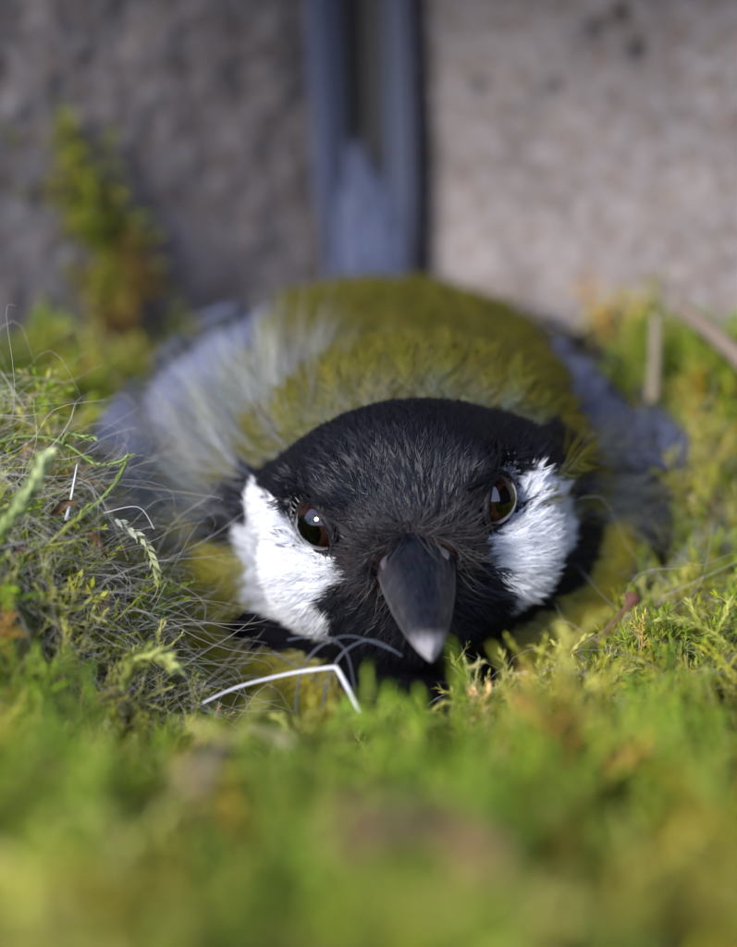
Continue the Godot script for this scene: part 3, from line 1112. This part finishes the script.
func build_small() -> void:
	# bent white stalk across the black bib
	stalk("bent_stalk", "bright white grass stalk bent at a sharp angle below the bird's black bib", "grass stalk", [[203, 703, 114], [238, 687, 113], [288, 674, 112], [320, 669, 111.5], [333, 667.5, 111.5], [337, 669, 111.5], [345, 683, 111.5], [360, 712, 112]], 0.07, 0.18, Color(0.72, 0.70, 0.72), Color(0.80, 0.78, 0.80), 0.4)
	moss_strand("arching bare green moss stem with a forked tip above the hairy left bank", [[-12, 446, 122], [18, 437, 122], [48, 438, 122], [72, 448, 121], [96, 464, 121], [118, 462, 120], [130, 455, 120]], 0.17, 0.55, 7.0, 0.45, Color(0.15, 0.19, 0.045), Color(0.24, 0.31, 0.10), [[[62, 444, 121], [68, 434, 121], [80, 436, 121], [97, 438, 121]], [[126, 462, 120], [116, 482, 120], [100, 500, 120], [86, 512, 120]]])
	moss_strand("plump pale green moss shoot leaning over the grey hairs", [[-8, 540, 109], [12, 515, 109], [30, 488, 109], [44, 459, 109]], 0.30, 1.1, 30.0, 0.40, Color(0.24, 0.30, 0.08), Color(0.48, 0.52, 0.26))
	moss_strand("drooping moss tip with a bleached end beside the dark gap", [[116, 520, 119], [128, 528, 119], [142, 540, 119], [152, 560, 119], [155, 578, 119]], 0.14, 0.9, 11.0, 0.7, Color(0.60, 0.58, 0.44), Color(0.30, 0.33, 0.06))
	moss_strand("curled yellowish moss frond at the foot of the left bank", [[122, 690, 112], [128, 668, 112], [142, 657, 111], [160, 656, 111], [172, 664, 111]], 0.28, 1.1, 22.0, 0.5, Color(0.34, 0.36, 0.08), Color(0.48, 0.50, 0.16))
	moss_strand("upright yellow green moss frond with sharp tiny leaves in the left bank", [[52, 620, 117], [48, 590, 117], [42, 565, 117], [38, 540, 117]], 0.14, 1.0, 15.0, 0.8, Color(0.30, 0.34, 0.05), Color(0.58, 0.60, 0.16), [[[46, 580, 117], [56, 565, 117], [64, 556, 117]], [[44, 572, 117], [34, 560, 117], [28, 556, 117]]])
	moss_strand("yellow moss tips beside the pale down at the right rim", [[735, 650, 116], [712, 632, 116], [690, 622, 116], [664, 618, 116]], 0.12, 0.75, 20.0, 0.7, Color(0.32, 0.34, 0.05), Color(0.58, 0.58, 0.16), [[[700, 626, 116], [694, 612, 116], [690, 602, 116]], [[716, 634, 116], [726, 614, 116], [730, 600, 116]]])
	stalk("white_splinter", "short white pointed splinter standing up out of the grey hairs", "splinter", [[66, 520, 119], [71, 498, 119], [77, 464, 119]], 0.15, 0.03, Color(0.72, 0.70, 0.70), Color(0.8, 0.78, 0.78))
	stalk("thin_straw", "hair-thin straw kinked beside the dark gap by the left bank", "straw", [[104, 513, 119], [138, 507, 119], [154, 529, 119]], 0.045, 0.04, Color(0.5, 0.45, 0.42), Color(0.6, 0.55, 0.5))
	stalk("twig", "thick pale brown twig lying against the foot of the lighter wall", "twig", [[678, 308, 156], [704, 326, 154], [750, 366, 150]], 0.75, 0.95, Color(0.20, 0.15, 0.115), Color(0.25, 0.19, 0.15), 0.8, "", 0.15)
	stalk("dry_stem", "upright straw-coloured stem in the moss under the thick pale twig", "stem", [[652, 400, 157], [655, 360, 157], [656, 316, 157]], 0.6, 0.45, Color(0.24, 0.20, 0.14), Color(0.28, 0.23, 0.17), 0.8, "", 0.15)
	stalk("brown_twig", "bent brown twig half sunk in the green moss below the bird's beak", "twig", laid([[345, 832], [395, 824], [440, 826], [490, 862]], 9.0), 0.75, 0.65, Color(0.26, 0.14, 0.06), Color(0.32, 0.18, 0.08), 0.9, "", 0.2)
	stalk("tan_straw", "short tan straw lying on the moss in front of the bent white stalk", "straw", laid([[195, 778], [222, 748], [250, 732], [288, 742]], 7.0), 0.5, 0.45, Color(0.44, 0.31, 0.17), Color(0.50, 0.37, 0.22), 0.9, "", 0.2)
	var bud := MB.new()
	var bp := path([[598, 642, 109], [612, 624, 109], [628, 606, 109], [634, 594, 109]], 4)
	var br := []
	for k in bp.size():
		br.append(0.14 + 0.50 * exp(-pow((k - 10.0) / 1.6, 2.0)) * rf(0.8, 1.2))
	bud.tube(bp, br, Color(0.16, 0.10, 0.045), 8, Color(0.12, 0.04, 0.025))
	tag(obj("bud_scale", bud.mesh(), mat(0.7, 0.4)), "small reddish brown bud on a stem below the right white cheek", "bud")
	# loops of translucent fibre over the bib
	var loops := [
		["short grey fibre hooked down along the lower edge of the white cheek", [[288, 640, 113], [320, 636, 112], [345, 650, 112], [355, 690, 112]], 0.10],
		["tall grey fibre loop rising from the moss towards the beak, crossing the bent stalk", [[296, 712, 112], [300, 676, 112], [318, 648, 112], [350, 636, 112], [392, 650, 112]], 0.11],
		["grey fibre arching from behind the bent stalk's corner to the moss under the beak", [[322, 712, 112], [328, 680, 112], [344, 652, 112], [372, 640, 112], [402, 656, 112]], 0.11],
		["straight thin grey fibre slanting across the black bib below the cheek", [[272, 652, 113], [300, 668, 112], [330, 690, 112]], 0.09]]
	for f in loops:
		stalk("curved_fibre", f[0], "fibre", f[1], f[2] * 0.7, f[2] * 0.35, Color(0.07, 0.078, 0.095), Color(0.10, 0.11, 0.13), 0.35, "grey fibres looped over the bib")
	# crumbs of brown leaf caught in the left bank
	for c in [[62, 512, 117, 3.2, -0.6, "brown crumb of dry leaf just right of the plump pale moss shoot"], [98, 545, 118, 2.6, 0.9, "dark brown leaf crumb under the drooping moss tip"], [24, 556, 116, 2.4, 0.2, "small brown leaf crumb below the foot of the plump moss shoot"]]:
		var mb := MB.new()
		var p := W(c[0], c[1], c[2])
		var ax := Vector3(cos(c[4]), -sin(c[4]), 0.2).normalized()
		var rows := []
		for k in 9:
			var s := k / 8.0
			var w := sin(PI * (0.08 + 0.88 * s)) * 0.55 * rf(0.8, 1.2)
			var m: Vector3 = p + ax * (s - 0.5) * c[3] * 0.9 + Vector3(0, 0.5 * sin(s * 3.0), 0)
			var row := []
			for j in 5:
				var t := (j - 2) / 2.0
				row.append(mb.vert(m + Vector3(0.2, 0.9, 0.4).normalized() * w * t + Vector3(0, 0, 0.35 * t * t), Vector3(0, 0.4, 1), Color(0.15, 0.08, 0.035) * rf(0.6, 1.4)))
			rows.append(row)
		for k in 8:
			for j in 4:
				mb.quad(rows[k][j], rows[k][j + 1], rows[k + 1][j + 1], rows[k + 1][j])
		mb.smooth()
		tag(obj("leaf_fragment", mb.mesh(), mat(0.75, 0.35)), c[5], "leaf fragment", "brown leaf crumbs in the left bank")
	# pale down feather caught on the right rim
	var dn := thing("down_feather", "pale bluish down feather caught on the moss right of the cheek", "feather")
	var dm := mat(0.7, 0.3)
	dm.backlight_enabled = true
	dm.backlight = Color(0.5, 0.5, 0.5)
	for k in 5:
		var fm := feather(rf(5, 8), 3.5, 18, 0.04, 0.8, 1.0, Color(0.28, 0.31, 0.38), Color(0.40, 0.43, 0.48), 1.8)
		var o := obj("plume", fm, dm, dn)
		o.transform = place(W(652 + k * 5, 600 - k * 3, 138 + k), Vector3(1, rf(0.0, 1.3), rf(-0.5, 0.2)), Vector3(rf(-0.4, 0.4), 0.6, 1))
	# tuft of moss growing on the darker wall
	var tuft := thing("moss_tuft", "brownish green moss tuft clinging to the darker wall of the box", "moss")
	var tm := mat(0.65, 0.35)
	tm.backlight_enabled = true
	tm.backlight = Color(0.5, 0.55, 0.3)
	var wn := Vector3(1, 0, 1).normalized()
	for v in 3:
		var sh := shoot(6.0, 4, 1.0, 4.5, Color(0.29, 0.24, 0.05), [Color(0.27, 0.36, 0.03), Color(0.42, 0.42, 0.04), Color(0.34, 0.18, 0.06)][v])
		var xf := []
		var cl := []
		for k in 75:
			var s := rng.randf()
			var cx := lerpf(58, 125, s) + rng.randfn() * 19.0
			var cy := lerpf(165, 300, s) + rng.randfn() * 26.0
			if v == 2:
				cx = 112 + rng.randfn() * 10.0
				cy = 285 + rng.randfn() * 22.0
			var ray := W(cx, cy, 1.0) - CAM
			var p := CAM + ray * ((Vector3(-1, 0, -90) - CAM).dot(wn) / ray.dot(wn))
			xf.append(place(p - wn * 0.3, wn * rf(0.1, 0.9) + Vector3(rf(-0.7, 0.7), rf(-0.6, 0.8), rf(-0.3, 0.3)), rdir(), rf(0.45, 0.9)))
			var t := rf(0.7, 1.2)
			cl.append(Color(t, t, t))
		many("moss_shoots", sh, tm, xf, cl, tuft)

# ------------------------------------------------------------------ scene

func _ready() -> void:
	rng.seed = 20240
	noise.seed = 7
	noise.frequency = 0.01

	# camera
	var cam := Camera3D.new()
	cam.name = "camera"
	var at := CameraAttributesPhysical.new()
	at.frustum_focal_length = 12.0 / (947.0 / 2.0 / FOCAL_PX)
	at.frustum_focus_distance = 0.1195
	at.frustum_near = 0.01
	at.frustum_far = 20.0
	at.exposure_aperture = 9.4
	cam.attributes = at
	add_child(cam)
	cam.position = CAM * MM
	cam.rotation = Vector3(PITCH, 0, 0)
	cam.fov = rad_to_deg(2.0 * atan(947.0 / 2.0 / FOCAL_PX))
	cam.near = 0.01
	cam.far = 20.0
	cam.current = true

	# sky, sun, exposure
	var env := Environment.new()
	env.background_mode = Environment.BG_SKY
	var sm := ProceduralSkyMaterial.new()
	sm.sky_top_color = Color(0.68, 0.78, 1.0)
	sm.sky_horizon_color = Color(0.79, 0.85, 1.0)
	sm.ground_horizon_color = Color(0.30, 0.33, 0.26)
	sm.ground_bottom_color = Color(0.22, 0.24, 0.17)
	var sky := Sky.new()
	sky.sky_material = sm
	env.sky = sky
	env.tonemap_mode = Environment.TONE_MAPPER_LINEAR
	env.background_energy_multiplier = 0.75
	env.tonemap_exposure = 3.0
	env.sdfgi_enabled = true
	env.ssao_enabled = true
	env.ssil_enabled = true
	var we := WorldEnvironment.new()
	we.environment = env
	add_child(we)
	var sun := DirectionalLight3D.new()
	sun.name = "sun"
	sun.light_energy = 0.5
	sun.light_angular_distance = 16.0
	sun.light_color = Color(1.0, 0.99, 0.985)
	sun.shadow_enabled = true
	add_child(sun)
	sun.look_at_from_position(Vector3(-0.66, 0.55, 1.0), Vector3.ZERO, Vector3.UP)

	build_box()
	print("box")
	build_nest()
	build_bird()
	build_small()
